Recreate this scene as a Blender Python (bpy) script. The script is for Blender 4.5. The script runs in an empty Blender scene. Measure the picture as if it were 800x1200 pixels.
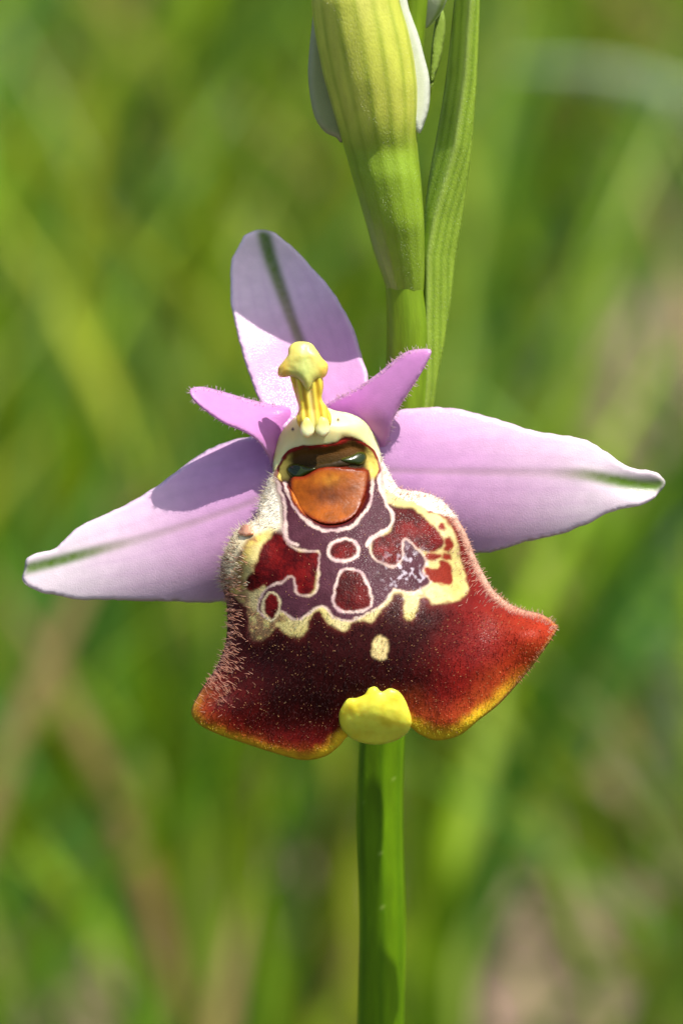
import bpy, math, random
import numpy as np
from mathutils import Vector
from mathutils.geometry import delaunay_2d_cdt

random.seed(7); rng = np.random.default_rng(11)
scene = bpy.context.scene
COL = scene.collection

# ------------------------------------------------------------ camera, sky, sun
S = 0.048e-3                 # metres per photograph pixel at the flower
D = 0.35                     # camera to flower
H = 0.20                     # flower height above the ground
TILT = math.radians(16)
RIGHT = np.array([1.0, 0, 0])
FWD = np.array([0, math.cos(TILT), -math.sin(TILT)])
UP = np.array([0, math.sin(TILT), math.cos(TILT)])
CAM = np.array([0, 0, H]) - FWD * D

cd = bpy.data.cameras.new('camera'); cam = bpy.data.objects.new('camera', cd); COL.objects.link(cam)
cam.location = CAM; cam.rotation_euler = (math.pi / 2 - TILT, 0, 0)
cd.sensor_fit = 'HORIZONTAL'; cd.sensor_width = 13.0; cd.lens = 13.0 * D / (800 * S)
cd.clip_start = 0.01; cd.clip_end = 500
cd.dof.use_dof = True; cd.dof.focus_distance = D - 0.0008
cd.dof.aperture_fstop = cd.lens / 5.6
scene.camera = cam

SUNV = 0.62 * RIGHT - 0.95 * FWD + 1.6 * UP
SUNV = SUNV / np.linalg.norm(SUNV)
elev = math.asin(SUNV[2]); azim = math.atan2(SUNV[0], SUNV[1])
w = bpy.data.worlds.new('World'); scene.world = w; w.use_nodes = True
wn = w.node_tree.nodes; bg = wn['Background']
sky = wn.new('ShaderNodeTexSky'); sky.sky_type = 'NISHITA'; sky.sun_disc = False
sky.sun_elevation = elev; sky.sun_rotation = azim
w.node_tree.links.new(sky.outputs[0], bg.inputs[0]); bg.inputs[1].default_value = 0.11; sky.dust_density = 3.0
sd_ = bpy.data.lights.new('sun', 'SUN'); sun = bpy.data.objects.new('sun', sd_); COL.objects.link(sun)
sd_.energy = 4.5; sd_.angle = math.radians(0.55); sd_.color = (1, 0.95, 0.87)
sun.rotation_euler = Vector(SUNV).to_track_quat('Z', 'Y').to_euler(); sun.location = (1, -1, 3)
scene.view_settings.view_transform = 'Standard'; scene.view_settings.look = 'None'
scene.view_settings.exposure = 0.55; scene.view_settings.gamma = 1.0
scene.render.engine = 'CYCLES'
scene.cycles.max_bounces = 8; scene.cycles.use_denoising = True

# ------------------------------------------------------------ helpers
def P(px, py, d):
    """photo pixel + depth behind the flower plane (in photo pixels) -> world"""
    px = np.asarray(px, float); py = np.asarray(py, float); d = np.asarray(d, float) * S
    k = (D + d) / D
    return (CAM[None] + FWD[None] * (D + d)[..., None]
            + RIGHT[None] * (((px - 400) * S * k))[..., None] + UP[None] * (((600 - py) * S * k))[..., None])

def ray(px, py):
    return FWD * D + RIGHT * (px - 400) * S + UP * (600 - py) * S

def lin(c):
    c = np.asarray(c, float) / 255
    return np.where(c <= 0.04045, c / 12.92, ((c + 0.055) / 1.055) ** 2.4)

def sstep(a, b, x):
    t = np.clip((x - a) / (b - a), 0, 1); return t * t * (3 - 2 * t)

def mix(a, b, t):
    t = np.asarray(t)[..., None]; return a * (1 - t) + b * t

def spline(pts, step=3.0, closed=True):
    pts = np.array(pts, float); n = len(pts); out = []
    rngi = range(n if closed else n - 1)
    for i in rngi:
        if closed: p0, p1, p2, p3 = pts[i - 1], pts[i], pts[(i + 1) % n], pts[(i + 2) % n]
        else: p0, p1, p2, p3 = pts[max(i - 1, 0)], pts[i], pts[i + 1], pts[min(i + 2, n - 1)]
        m = max(1, int(np.linalg.norm(p2 - p1) / step))
        for j in range(m):
            t = j / m
            out.append(0.5 * ((2 * p1) + (p2 - p0) * t + (2 * p0 - 5 * p1 + 4 * p2 - p3) * t * t + (3 * p1 - p0 - 3 * p2 + p3) * t ** 3))
    if not closed: out.append(pts[-1])
    return np.array(out)

def sdist(x, y, poly):
    """signed distance to a closed polygon, negative inside"""
    p = np.column_stack([x, y]); best = np.full(len(p), 1e9); inside = np.zeros(len(p), bool)
    a = np.asarray(poly, float); b = np.roll(a, -1, axis=0)
    for (ax, ay), (bx, by) in zip(a, b):
        vx, vy = bx - ax, by - ay; wx, wy = p[:, 0] - ax, p[:, 1] - ay
        t = np.clip((wx * vx + wy * vy) / max(vx * vx + vy * vy, 1e-9), 0, 1)
        best = np.minimum(best, (wx - t * vx) ** 2 + (wy - t * vy) ** 2)
        c = ((ay > p[:, 1]) != (by > p[:, 1]))
        if abs(vy) > 1e-9:
            inside ^= c & (p[:, 0] < vx * (p[:, 1] - ay) / vy + ax)
    dd = np.sqrt(best); return np.where(inside, -dd, dd)

def ldist(x, y, line):
    best = np.full(len(x), 1e9); tt = np.zeros(len(x)); line = np.asarray(line, float); n = len(line) - 1
    for i in range(n):
        (ax, ay), (bx, by) = line[i], line[i + 1]
        vx, vy = bx - ax, by - ay; wx, wy = x - ax, y - ay
        t = np.clip((wx * vx + wy * vy) / max(vx * vx + vy * vy, 1e-9), 0, 1)
        q = (wx - t * vx) ** 2 + (wy - t * vy) ** 2
        m = q < best; best = np.where(m, q, best); tt = np.where(m, (i + t) / n, tt)
    return np.sqrt(best), tt

_tab = rng.random((64, 64))
def noise(x, y, sc):
    x = np.asarray(x) / sc; y = np.asarray(y) / sc
    xi = np.floor(x).astype(int); yi = np.floor(y).astype(int); fx = x - xi; fy = y - yi
    fx = fx * fx * (3 - 2 * fx); fy = fy * fy * (3 - 2 * fy)
    g = lambda a, b: _tab[a % 64, b % 64]
    return (g(xi, yi) * (1 - fx) + g(xi + 1, yi) * fx) * (1 - fy) + (g(xi, yi + 1) * (1 - fx) + g(xi + 1, yi + 1) * fx) * fy
def fbm(x, y, sc):
    return (noise(x, y, sc) + 0.5 * noise(x + 31, y + 17, sc / 2) + 0.25 * noise(x + 7, y + 53, sc / 4)) / 1.75

def curve1(keys, smooth=12.0):
    """smooth 1-D function through keys"""
    k = np.array(sorted(keys), float); xs = np.arange(k[0, 0] - 60, k[-1, 0] + 61, 1.0)
    v = np.interp(xs, k[:, 0], k[:, 1]); r = int(smooth * 3)
    g = np.exp(-0.5 * (np.arange(-r, r + 1) / smooth) ** 2); g /= g.sum()
    v = np.convolve(np.pad(v, r, mode='edge'), g, 'valid')
    return lambda q: np.interp(q, xs, v)

ROOT_AT = None
def make_obj(name, co, faces, mat, parent=None, cols=None, smooth=True, label=None, kind=None):
    co = np.asarray(co, float)
    if parent is not None: co = co - ROOT_AT
    me = bpy.data.meshes.new(name); me.from_pydata(co.tolist(), [], faces if isinstance(faces, list) else faces.tolist()); me.update()
    if cols is not None:
        at = me.color_attributes.new('Col', 'FLOAT_COLOR', 'POINT')
        c = np.ones((len(co), 4)); c[:, :cols.shape[1]] = cols
        at.data.foreach_set('color', c.astype(np.float32).ravel())
    if smooth: me.polygons.foreach_set('use_smooth', np.ones(len(me.polygons), bool))
    me.materials.append(mat)
    o = bpy.data.objects.new(name, me); COL.objects.link(o)
    if parent is not None: o.parent = parent
    if label: o['label'] = label
    if kind: o['kind'] = kind
    return o

def sheet(name, outline, depth, H_, R_, spacing, colfn, mat, parent, label=None, jag=0.0):
    """solid petal: outline in photo pixels, depth(x,y), half thickness H_ rounded over R_"""
    ol = np.asarray(outline, float)
    if jag:
        nrm = np.roll(ol, -1, 0) - np.roll(ol, 1, 0); nrm = np.column_stack([nrm[:, 1], -nrm[:, 0]])
        nrm /= np.linalg.norm(nrm, axis=1)[:, None] + 1e-9
        ol = ol + nrm * ((noise(np.arange(len(ol)) * 1.0, 0 * np.arange(len(ol)) + ol[0, 0], 2.3) - 0.5) * jag)[:, None]
    lo, hi = ol.min(0), ol.max(0); pts = []
    row = 0; yy = lo[1]
    while yy < hi[1]:
        xs = np.arange(lo[0] + (row % 2) * spacing / 2, hi[0], spacing); pts.append(np.column_stack([xs, np.full(len(xs), yy)]))
        yy += spacing * 0.866; row += 1
    pts = np.concatenate(pts); s = sdist(pts[:, 0], pts[:, 1], ol); pts = pts[s < -0.6 * spacing]
    allp = np.concatenate([ol, pts]); n = len(ol)
    r = delaunay_2d_cdt([Vector(p) for p in allp], [(i, (i + 1) % n) for i in range(n)], [], 1, 1e-5)
    v2 = np.array([(v.x, v.y) for v in r[0]]); f = np.array(r[2])
    e = -sdist(v2[:, 0], v2[:, 1], ol); bnd = e < 1e-3; e = np.maximum(e, 0)
    q = np.clip(e / R_, 0, 1); h = H_ * np.sqrt(np.maximum(1 - (1 - q) ** 2, 0))
    d = depth(v2[:, 0], v2[:, 1])
    front = P(v2[:, 0], v2[:, 1], d - h)
    idx = np.where(~bnd)[0]; remap = np.arange(len(v2)); remap[idx] = len(v2) + np.arange(len(idx))
    back = P(v2[idx, 0], v2[idx, 1], d[idx] + h[idx])
    a, b, c = v2[f[:, 0]], v2[f[:, 1]], v2[f[:, 2]]
    area = (b[:, 0] - a[:, 0]) * (c[:, 1] - a[:, 1]) - (b[:, 1] - a[:, 1]) * (c[:, 0] - a[:, 0])
    f[area > 0] = f[area > 0][:, ::-1]           # front faces look at the camera (y runs down)
    faces = np.concatenate([f, remap[f][:, ::-1]])
    cols = colfn(v2[:, 0], v2[:, 1], e)
    return make_obj(name, np.concatenate([front, back]), faces, mat, parent, np.concatenate([cols, cols[idx]]), label=label)

def tube(name, rings, mat, parent, colfn, seg=40, label=None, depthk=1.0, rib=0.0, ribn=6):
    """rings: (x, y, d, r); cross-sections parallel to the view plane's horizontal"""
    rg = spline(rings, step=4.0, closed=False); n = len(rg); co = []; cols = []
    a = np.linspace(0, 2 * np.pi, seg, endpoint=False)
    for i, (x, y, d, r) in enumerate(rg):
        rr = r * (1 + rib * np.cos(ribn * a))
        co.append(P(x + rr * np.sin(a), np.full(seg, y), d - rr * depthk * np.cos(a)))
        cols.append(colfn(np.full(seg, i / (n - 1)), a, np.full(seg, y)))
    co = np.concatenate(co); cols = np.concatenate(cols); F = []
    for i in range(n - 1):
        for j in range(seg):
            k = (j + 1) % seg; F.append((i * seg + j, i * seg + k, (i + 1) * seg + k, (i + 1) * seg + j))
    for i in (0, n - 1):
        m = co[i * seg:(i + 1) * seg].mean(0); co = np.concatenate([co, m[None]]); cols = np.concatenate([cols, cols[i * seg][None]])
        c = len(co) - 1
        for j in range(seg):
            k = (j + 1) % seg; F.append((i * seg + k, i * seg + j, c) if i == 0 else (i * seg + j, i * seg + k, c))
    return make_obj(name, co, F, mat, parent, cols, label=label)

def hairs(name, base, dirs, length, rad, cols, mat, parent, label=None, curl=0.25):
    n = len(base); dirs = dirs / np.linalg.norm(dirs, axis=1)[:, None]
    ref = rng.normal(size=(n, 3)); t1 = np.cross(dirs, ref); t1 /= np.linalg.norm(t1, axis=1)[:, None]; t2 = np.cross(dirs, t1)
    bend = t1 * (curl * length * rng.random(n))[:, None]
    V = np.zeros((n, 7, 3))
    for j in range(3):
        an = 2 * np.pi * j / 3; off = (t1 * math.cos(an) + t2 * math.sin(an)) * rad[:, None]
        V[:, j] = base + off - dirs * rad[:, None]
        V[:, 3 + j] = base + dirs * (length * 0.55)[:, None] + bend * 0.25 + off * 0.7
    V[:, 6] = base + dirs * length[:, None] + bend
    f = []
    for j in range(3):
        k = (j + 1) % 3; f += [(j, k, 3 + k), (j, 3 + k, 3 + j), (3 + j, 3 + k, 6)]
    F = (np.array(f)[None] + (np.arange(n) * 7)[:, None, None]).reshape(-1, 3)
    return make_obj(name, V.reshape(-1, 3), F, mat, parent, np.repeat(cols, 7, axis=0), label=label, kind='stuff')

def surf_frame(x, y, depth):
    """world normals of a depth sheet, pointing at the camera side"""
    e = 1.5
    dx = (depth(x + e, y) - depth(x - e, y)) / (2 * e); dy = (depth(x, y + e) - depth(x, y - e)) / (2 * e)
    n = RIGHT[None] * dx[:, None] - UP[None] * dy[:, None] - FWD[None] * np.ones(len(x))[:, None]
    return n / np.linalg.norm(n, axis=1)[:, None]

# ------------------------------------------------------------ materials
def mat(name, rough=0.5, transl=0.0, cell=0.0, cellstr=0.4, fine=0.0, finestr=0.2, coat=0.0, coatrough=0.25, spec=0.5,
        sss=0.0, sheen=0.0, spark=0.0, sparkstr=1.0, gate=0.55, stretch=(1, 1, 1), var=0.08, flat=None, tint=(1, 1, 1)):
    m = bpy.data.materials.new(name); m.use_nodes = True; nt = m.node_tree; N = nt.nodes; L = nt.links
    b = N['Principled BSDF']; out = N['Material Output']
    if flat is None:
        at = N.new('ShaderNodeAttribute'); at.attribute_name = 'Col'; csrc = at.outputs['Color']
    else:
        rg = N.new('ShaderNodeRGB'); rg.outputs[0].default_value = (*flat, 1); csrc = rg.outputs[0]
    tc = N.new('ShaderNodeTexCoord'); mp = N.new('ShaderNodeMapping'); mp.inputs['Scale'].default_value = stretch
    L.new(tc.outputs['Object'], mp.inputs[0])
    nv = N.new('ShaderNodeTexNoise'); nv.inputs['Scale'].default_value = 1500; nv.inputs['Detail'].default_value = 5; L.new(mp.outputs[0], nv.inputs[0])
    mr = N.new('ShaderNodeMapRange'); mr.inputs[1].default_value = 0.3; mr.inputs[2].default_value = 0.7
    mr.inputs[3].default_value = 1 - var; mr.inputs[4].default_value = 1 + var; L.new(nv.outputs[0], mr.inputs[0])
    mu = N.new('ShaderNodeVectorMath'); mu.operation = 'SCALE'; L.new(csrc, mu.inputs[0]); L.new(mr.outputs[0], mu.inputs['Scale'])
    col = mu.outputs[0]; L.new(col, b.inputs['Base Color'])
    b.inputs['Roughness'].default_value = rough; b.inputs['Specular IOR Level'].default_value = spec
    if sss: 
        b.inputs['Subsurface Weight'].default_value = sss; b.inputs['Subsurface Radius'].default_value = (1, 0.6, 0.4); b.inputs['Subsurface Scale'].default_value = 0.0006
    if sheen:
        b.inputs['Sheen Weight'].default_value = sheen; b.inputs['Sheen Roughness'].default_value = 0.4
    nrm = None
    if fine:
        nf = N.new('ShaderNodeTexNoise'); nf.inputs['Scale'].default_value = fine; nf.inputs['Detail'].default_value = 3; L.new(mp.outputs[0], nf.inputs[0])
        bf = N.new('ShaderNodeBump'); bf.inputs['Strength'].default_value = finestr; bf.inputs['Distance'].default_value = 0.00006; L.new(nf.outputs[0], bf.inputs['Height'])
        nrm = bf.outputs[0]
    if cell:
        vo = N.new('ShaderNodeTexVoronoi'); vo.inputs['Scale'].default_value = cell; L.new(mp.outputs[0], vo.inputs[0])
        bc = N.new('ShaderNodeBump'); bc.inputs['Strength'].default_value = cellstr; bc.inputs['Distance'].default_value = 0.00005; bc.invert = True
        L.new(vo.outputs['Distance'], bc.inputs['Height'])
        if nrm: L.new(nrm, bc.inputs['Normal'])
        nrm = bc.outputs[0]
    if nrm: L.new(nrm, b.inputs['Normal'])
    if spark:                                   # scattered glossy papillae
        vs = N.new('ShaderNodeTexVoronoi'); vs.inputs['Scale'].default_value = spark; L.new(tc.outputs['Object'], vs.inputs[0])
        m0 = N.new('ShaderNodeMath'); m0.operation = 'MULTIPLY'; L.new(vs.outputs['Distance'], m0.inputs[0]); L.new(vs.outputs['Distance'], m0.inputs[1])
        m1 = N.new('ShaderNodeMath'); m1.operation = 'MULTIPLY_ADD'; m1.inputs[1].default_value = -5.0; m1.inputs[2].default_value = 1.0; m1.use_clamp = True
        L.new(m0.outputs[0], m1.inputs[0])
        sx = N.new('ShaderNodeSeparateXYZ'); L.new(vs.outputs['Color'], sx.inputs[0])
        m2 = N.new('ShaderNodeMath'); m2.operation = 'GREATER_THAN'; m2.inputs[1].default_value = gate; L.new(sx.outputs[0], m2.inputs[0])
        m3 = N.new('ShaderNodeMath'); m3.operation = 'MULTIPLY'; L.new(m1.outputs[0], m3.inputs[0]); L.new(m2.outputs[0], m3.inputs[1])
        bs = N.new('ShaderNodeBump'); bs.inputs['Strength'].default_value = sparkstr; bs.inputs['Distance'].default_value = 0.00006; L.new(m3.outputs[0], bs.inputs['Height'])
        if nrm: L.new(nrm, bs.inputs['Normal'])
        nrm = bs.outputs[0]
    if coat:
        b.inputs['Coat Weight'].default_value = coat; b.inputs['Coat Roughness'].default_value = coatrough
        if nrm: L.new(nrm, b.inputs['Coat Normal'])
    if transl:
        tr = N.new('ShaderNodeBsdfTranslucent'); tm = N.new('ShaderNodeVectorMath'); tm.operation = 'MULTIPLY'; tm.inputs[1].default_value = tint
        L.new(col, tm.inputs[0]); L.new(tm.outputs[0], tr.inputs[0])
        mx = N.new('ShaderNodeMixShader'); mx.inputs[0].default_value = transl
        L.new(b.outputs[0], mx.inputs[1]); L.new(tr.outputs[0], mx.inputs[2]); L.new(mx.outputs[0], out.inputs[0])
    return m

M_SEP = mat('sepal_tissue', rough=0.5, transl=0.28, cell=13000, cellstr=0.22, fine=1600, finestr=0.06, coat=0.32, coatrough=0.16, spark=7500, sparkstr=1.0, gate=0.35, spec=0.35, var=0.05)
M_LIP = mat('lip_velvet', rough=0.5, transl=0.0, cell=9000, cellstr=0.35, fine=3000, finestr=0.25, coat=0.03, coatrough=0.14, spark=7000, sparkstr=1.0, gate=0.72, spec=0.08, var=0.15)
M_YEL = mat('yellow_tissue', rough=0.45, sss=0.75, fine=2500, finestr=0.3, coat=0.08, coatrough=0.25, var=0.05)
M_GRN = mat('green_stalk', rough=0.42, sss=0.0, transl=0.15, cell=14000, cellstr=0.25, fine=1500, finestr=0.12, coat=0.6, coatrough=0.2, spark=7500, sparkstr=1.0, gate=0.3, spec=0.3, stretch=(1, 1, 0.35), var=0.12)
M_STEM = mat('smooth_stem', rough=0.45, transl=0.12, cell=14000, cellstr=0.2, fine=1500, finestr=0.15, coat=0.15, coatrough=0.25, spark=7500, sparkstr=0.7, gate=0.8, spec=0.2, stretch=(1, 1, 0.15), var=0.18)
M_HAIR = mat('hair', rough=0.4, transl=0.62, spec=0.5, var=0.0)
M_WET = mat('wet_knob', rough=0.25, coat=0.35, coatrough=0.06, spec=0.3, fine=3000, finestr=0.2)
M_STIG = mat('stigma', rough=0.4, fine=2500, finestr=0.35, cell=5000, cellstr=0.12, coat=0.05, coatrough=0.2, sss=0.1, spec=0.15, var=0.3)
M_GRASS = mat('grass_blade', rough=0.42, transl=0.42, spec=0.45, var=0.0, tint=(1.15, 1.1, 0.6))

# ------------------------------------------------------------ ground
def ground():
    m = bpy.data.materials.new('meadow_soil'); m.use_nodes = True; nt = m.node_tree; N = nt.nodes; L = nt.links; b = N['Principled BSDF']
    tc = N.new('ShaderNodeTexCoord')
    n1 = N.new('ShaderNodeTexNoise'); n1.inputs['Scale'].default_value = 14; n1.inputs['Detail'].default_value = 8; L.new(tc.outputs['Object'], n1.inputs[0])
    r1 = N.new('ShaderNodeValToRGB'); e = r1.color_ramp.elements
    e[0].position = 0.32; e[0].color = (0.12, 0.075, 0.05, 1); e[1].position = 0.68; e[1].color = (0.32, 0.22, 0.165, 1); L.new(n1.outputs[0], r1.inputs[0])
    at = N.new('ShaderNodeAttribute'); at.attribute_name = 'Col'
    m2 = N.new('ShaderNodeMix'); m2.data_type = 'RGBA'; L.new(at.outputs['Color'], m2.inputs[0]); m2.inputs[6].default_value = (0.020, 0.030, 0.008, 1); L.new(r1.outputs[0], m2.inputs[7])  # mossy green, darkened in colour for the shade among the grass
    L.new(m2.outputs[2], b.inputs['Base Color']); b.inputs['Roughness'].default_value = 0.9
    bp = N.new('ShaderNodeBump'); bp.inputs['Strength'].default_value = 0.8; bp.inputs['Distance'].default_value = 0.01; L.new(n1.outputs[0], bp.inputs['Height']); L.new(bp.outputs[0], b.inputs['Normal'])
    xs = np.concatenate([[-200, -60, -20, -8, -4], np.linspace(-2.2, -0.5, 20), np.linspace(-0.45, 0.45, 90), np.linspace(0.5, 2.2, 20), [4, 8, 20, 60, 200]])
    ys = np.concatenate([[-200, -60, -20, -8, -4], np.linspace(-1.5, 0.2, 14), np.linspace(0.22, 1.6, 120), np.linspace(1.7, 3.5, 20), [5, 9, 20, 60, 200]])
    X, Y = np.meshgrid(xs, ys); Z = (fbm(X * 100, Y * 100, 14.0) - 0.5) * 0.016
    Z = np.where((np.abs(X) < 0.03) & (np.abs(Y) < 0.06), 0, Z)
    n = len(xs); F = [(j * n + i, j * n + i + 1, (j + 1) * n + i + 1, (j + 1) * n + i) for j in range(len(ys) - 1) for i in range(n - 1)]
    bare = 0.25 * sstep(0.5, 0.8, fbm(X.ravel() * 100, Y.ravel() * 100 + 40, 12.0))
    for c, r in BARE:
        q = np.hypot((X.ravel() - c[0]) / r, (Y.ravel() - c[1]) / (r * 2.6)); bare = np.maximum(bare, sstep(1.5, 0.7, q + 0.6 * (fbm(X.ravel() * 100, Y.ravel() * 100, 3.0) - 0.5)))
    o = make_obj('ground', np.column_stack([X.ravel(), Y.ravel(), Z.ravel()]), F, m, cols=np.repeat(bare[:, None], 3, axis=1)); o['kind'] = 'structure'

# ------------------------------------------------------------ meadow behind
def blade_mesh(base, tip, mid, width, cols, fold=0.25, seg=7):
    """curved grass blades, arrays of n; returns verts, faces, cols"""
    n = len(base); t = np.linspace(0, 1, seg); V = np.zeros((n, seg, 3, 3)); C = np.zeros((n, seg, 3, 3))
    for i, u in enumerate(t):
        p = base * (1 - u) ** 2 + mid * 2 * u * (1 - u) + tip * u * u
        tg = (mid - base) * 2 * (1 - u) + (tip - mid) * 2 * u; tg /= np.linalg.norm(tg, axis=1)[:, None]
        if i == 0:
            side = np.cross(tg, rng.normal(size=(n, 3)) * [0.5, 1, 0.2]); side /= np.linalg.norm(side, axis=1)[:, None]
        s_ = side - tg * (side * tg).sum(1)[:, None]; s_ /= np.linalg.norm(s_, axis=1)[:, None]; nn = np.cross(s_, tg)
        wd = width * (0.55 + 0.9 * u - 1.45 * u ** 3 + 0.002) * 0.8
        wd = np.maximum(wd, width * 0.03)
        V[:, i, 0] = p - s_ * wd[:, None] / 2; V[:, i, 1] = p + nn * (wd * fold)[:, None]; V[:, i, 2] = p + s_ * wd[:, None] / 2
        C[:, i, :] = cols[:, None, :]
    f = []
    for i in range(seg - 1):
        for j in range(2):
            a = i * 3 + j; f.append((a, a + 1, a + 4, a + 3))
    F = (np.array(f)[None] + (np.arange(n) * seg * 3)[:, None, None]).reshape(-1, 4)
    return V.reshape(-1, 3), F, C.reshape(-1, 3)

def ground_at(px, py):
    r = ray(px, py); t = -CAM[2] / r[2]; return CAM + r * t

GREENS = np.array([lin(c) for c in [(140, 172, 30), (112, 158, 30), (158, 184, 44), (90, 140, 40), (160, 184, 76), (132, 164, 24), (92, 142, 62), (172, 182, 54)]])
DRY = np.array([lin(c) for c in [(176, 150, 100), (190, 170, 120), (150, 120, 80)]])
BARE = [(ground_at(620, 1045), 0.012), (ground_at(765, 965), 0.014), (ground_at(752, 440), 0.026), (ground_at(110, 1160), 0.011),
        (ground_at(640, 1170), 0.011), (ground_at(380, 1010), 0.008)]
ground()
def meadow():
    n = 34000
    y = 0.16 + 1.9 * rng.random(n) ** 1.1; x = rng.uniform(-1, 1, n) * (0.30 + 0.35 * y)
    dens = fbm(x * 100 + 300, y * 60, 3.4)
    keep = rng.random(n) < sstep(0.36, 0.47, dens) + 0.09
    for c, r in BARE:
        keep &= ((x - c[0]) / r) ** 2 + ((y - c[1]) / (r * 2.6)) ** 2 > 1
        keep &= ~((np.abs(x - c[0]) < r * 0.8) & (y > c[1] - 0.26) & (y < c[1]) & (rng.random(n) < 0.8))
    x, y = x[keep], y[keep]; n = len(x)
    h = rng.uniform(0.03, 0.12, n) * (0.35 + 1.3 * fbm(x * 100, y * 60 + 70, 5.0)); lowy = y < 0.30
    h = np.where(lowy, np.minimum(h, 0.045 + 0.1 * (y - 0.16)), h)
    an = rng.uniform(0, 2 * np.pi, n); lean = h * rng.uniform(0.1, 0.9, n)
    base = np.column_stack([x, y, np.full(n, -0.006)])
    tip = base + np.column_stack([np.cos(an) * lean, np.sin(an) * lean * 0.6, h])
    mid = base + np.column_stack([np.cos(an) * lean * 0.2, np.sin(an) * lean * 0.12, h * 0.7])
    ci = rng.integers(0, len(GREENS), n); c = GREENS[ci] * rng.uniform(0.3, 1.4, (n, 1))
    dr = rng.random(n) < 0.035; c[dr] = DRY[rng.integers(0, 3, dr.sum())]
    V, F, C = blade_mesh(base, tip, mid, rng.uniform(0.002, 0.0055, n), c)
    o = make_obj('meadow_grass', V, F, M_GRASS, None, C, kind='stuff')
    o['label'] = 'mixed green and straw meadow grass out of focus behind the orchid'; o['category'] = 'grass'
meadow()

def big_leaf(name, pts, yw, width, colour, label, cat, group=None, fold=0.2):
    """single leaf of the meadow: pixel path (low to high) on the upright plane y = yw, carried down to the soil"""
    p = []
    for (px, py) in pts:
        r = ray(px, py); t = (yw - CAM[1]) / r[1]; p.append(CAM + r * t)
    p = np.array(p); d0 = p[0] - p[1]
    if p[0][2] > 0:
        if d0[2] > -1e-4: d0 = np.array([0.0, 0, -1])
        foot = p[0] + d0 * min(p[0][2] / -d0[2], 4.0)
        foot[2] = -0.008; foot[1] += 0.01; p = np.concatenate([[foot], p])
    else: p[0][2] = -0.008
    q = spline(p, step=0.006, closed=False); n = len(q); V = []; F = []
    q[:, 1] += 0.012 * np.sin(np.linspace(0, 2.5, n))
    for i in range(n):
        u = i / (n - 1); tg = q[min(i + 1, n - 1)] - q[max(i - 1, 0)]; tg /= np.linalg.norm(tg)
        sd = np.cross(tg, [0.25, 1, 0.1]); sd /= np.linalg.norm(sd); nn = np.cross(sd, tg)
        wd = width * max(0.04, (0.5 + 1.1 * u - 1.55 * u ** 4)) * 0.8; th = 0.0004
        for k, (a, b) in enumerate([(-0.5, 0), (0, fold), (0.5, 0)]): V.append(q[i] + sd * wd * a + nn * wd * b)
        for k, (a, b) in enumerate([(0.48, 0), (0, fold), (-0.48, 0)]): V.append(q[i] + sd * wd * a + nn * (wd * b - th))
    for i in range(n - 1):
        for j in range(6):
            k = (j + 1) % 6; F.append((i * 6 + j, i * 6 + k, i * 6 + 6 + k, i * 6 + 6 + j))
    F.append((0, 1, 2, 3, 4, 5)); m = (n - 1) * 6; F.append(tuple(m + j for j in range(6)))
    base = q[0].copy(); V = np.array(V) - base
    c = np.tile(lin(colour), (len(V), 1))
    o = make_obj(name, V, F, M_GRASS, None, c); o.location = base
    o['label'] = label; o['category'] = cat
    if group: o['group'] = group
    return o

big_leaf('plantain_leaf', [(900, 230), (800, 140), (690, 98), (590, 88)], 0.50, 0.013, (200, 214, 190), 'pale grey-green arching leaf behind the orchid bract, lightest leaf in the meadow', 'leaf')
big_leaf('grass_blade', [(640, 470), (690, 380), (740, 265)], 0.50, 0.0055, (150, 172, 132), 'grey-green straight blade leaning past a bare soil patch', 'grass blade')
big_leaf('grass_blade', [(790, 700), (792, 560), (800, 440)], 0.48, 0.006, (160, 182, 158), 'bluish grey upright blade beyond the fully lit sepal tip', 'grass blade')
big_leaf('grass_blade', [(95, 980), (100, 860), (110, 720), (120, 600)], 0.45, 0.0075, (128, 168, 72), 'wide fresh green upright blade behind the sepal that carries the petal shadow', 'grass blade')
big_leaf('grass_blade', [(215, 560), (190, 470), (165, 390)], 0.50, 0.0055, (170, 184, 120), 'pale yellow-green blade behind the petal that shades a sepal', 'grass blade')
big_leaf('dry_stalk', [(410, 1200), (385, 1080), (350, 920), (330, 820)], 0.42, 0.0055, (168, 150, 96), 'straw coloured dry stalk behind the orchid stem', 'stalk')
big_leaf('grass_blade', [(360, 270), (220, 150), (90, 60), (0, 0)], 0.66, 0.0075, (146, 170, 84), 'long light green blade arching beside the orchid bud', 'grass blade')
big_leaf('grass_blade', [(0, 400), (100, 330), (230, 240), (340, 130)], 0.60, 0.008, (140, 172, 46), 'bright yellow-green blade crossing the arching one', 'grass blade')
big_leaf('grass_blade', [(690, 1180), (600, 1000), (540, 900), (470, 800)], 0.44, 0.006, (150, 166, 74), 'yellowish slanting blade behind the red sunlit wing of the lip', 'grass blade')
big_leaf('grass_blade', [(800, 1100), (730, 980), (640, 900)], 0.46, 0.005, (148, 160, 76), 'olive blade across the bare pinkish soil', 'grass blade')
big_leaf('grass_blade', [(650, 500), (610, 380), (575, 250), (560, 150)], 0.55, 0.0075, (150, 178, 62), 'broad yellow-green blade rising beside the bract', 'grass blade')
big_leaf('grass_blade', [(650, 760), (640, 660), (620, 560), (610, 470)], 0.5, 0.007, (154, 178, 84), 'light green blade rising behind the fully lit sepal', 'grass blade')
big_leaf('grass_blade', [(210, 1190), (190, 1100), (180, 1010), (150, 930)], 0.44, 0.005, (150, 140, 40), 'yellow-brown ageing blade among the green ones', 'grass blade')

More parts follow.
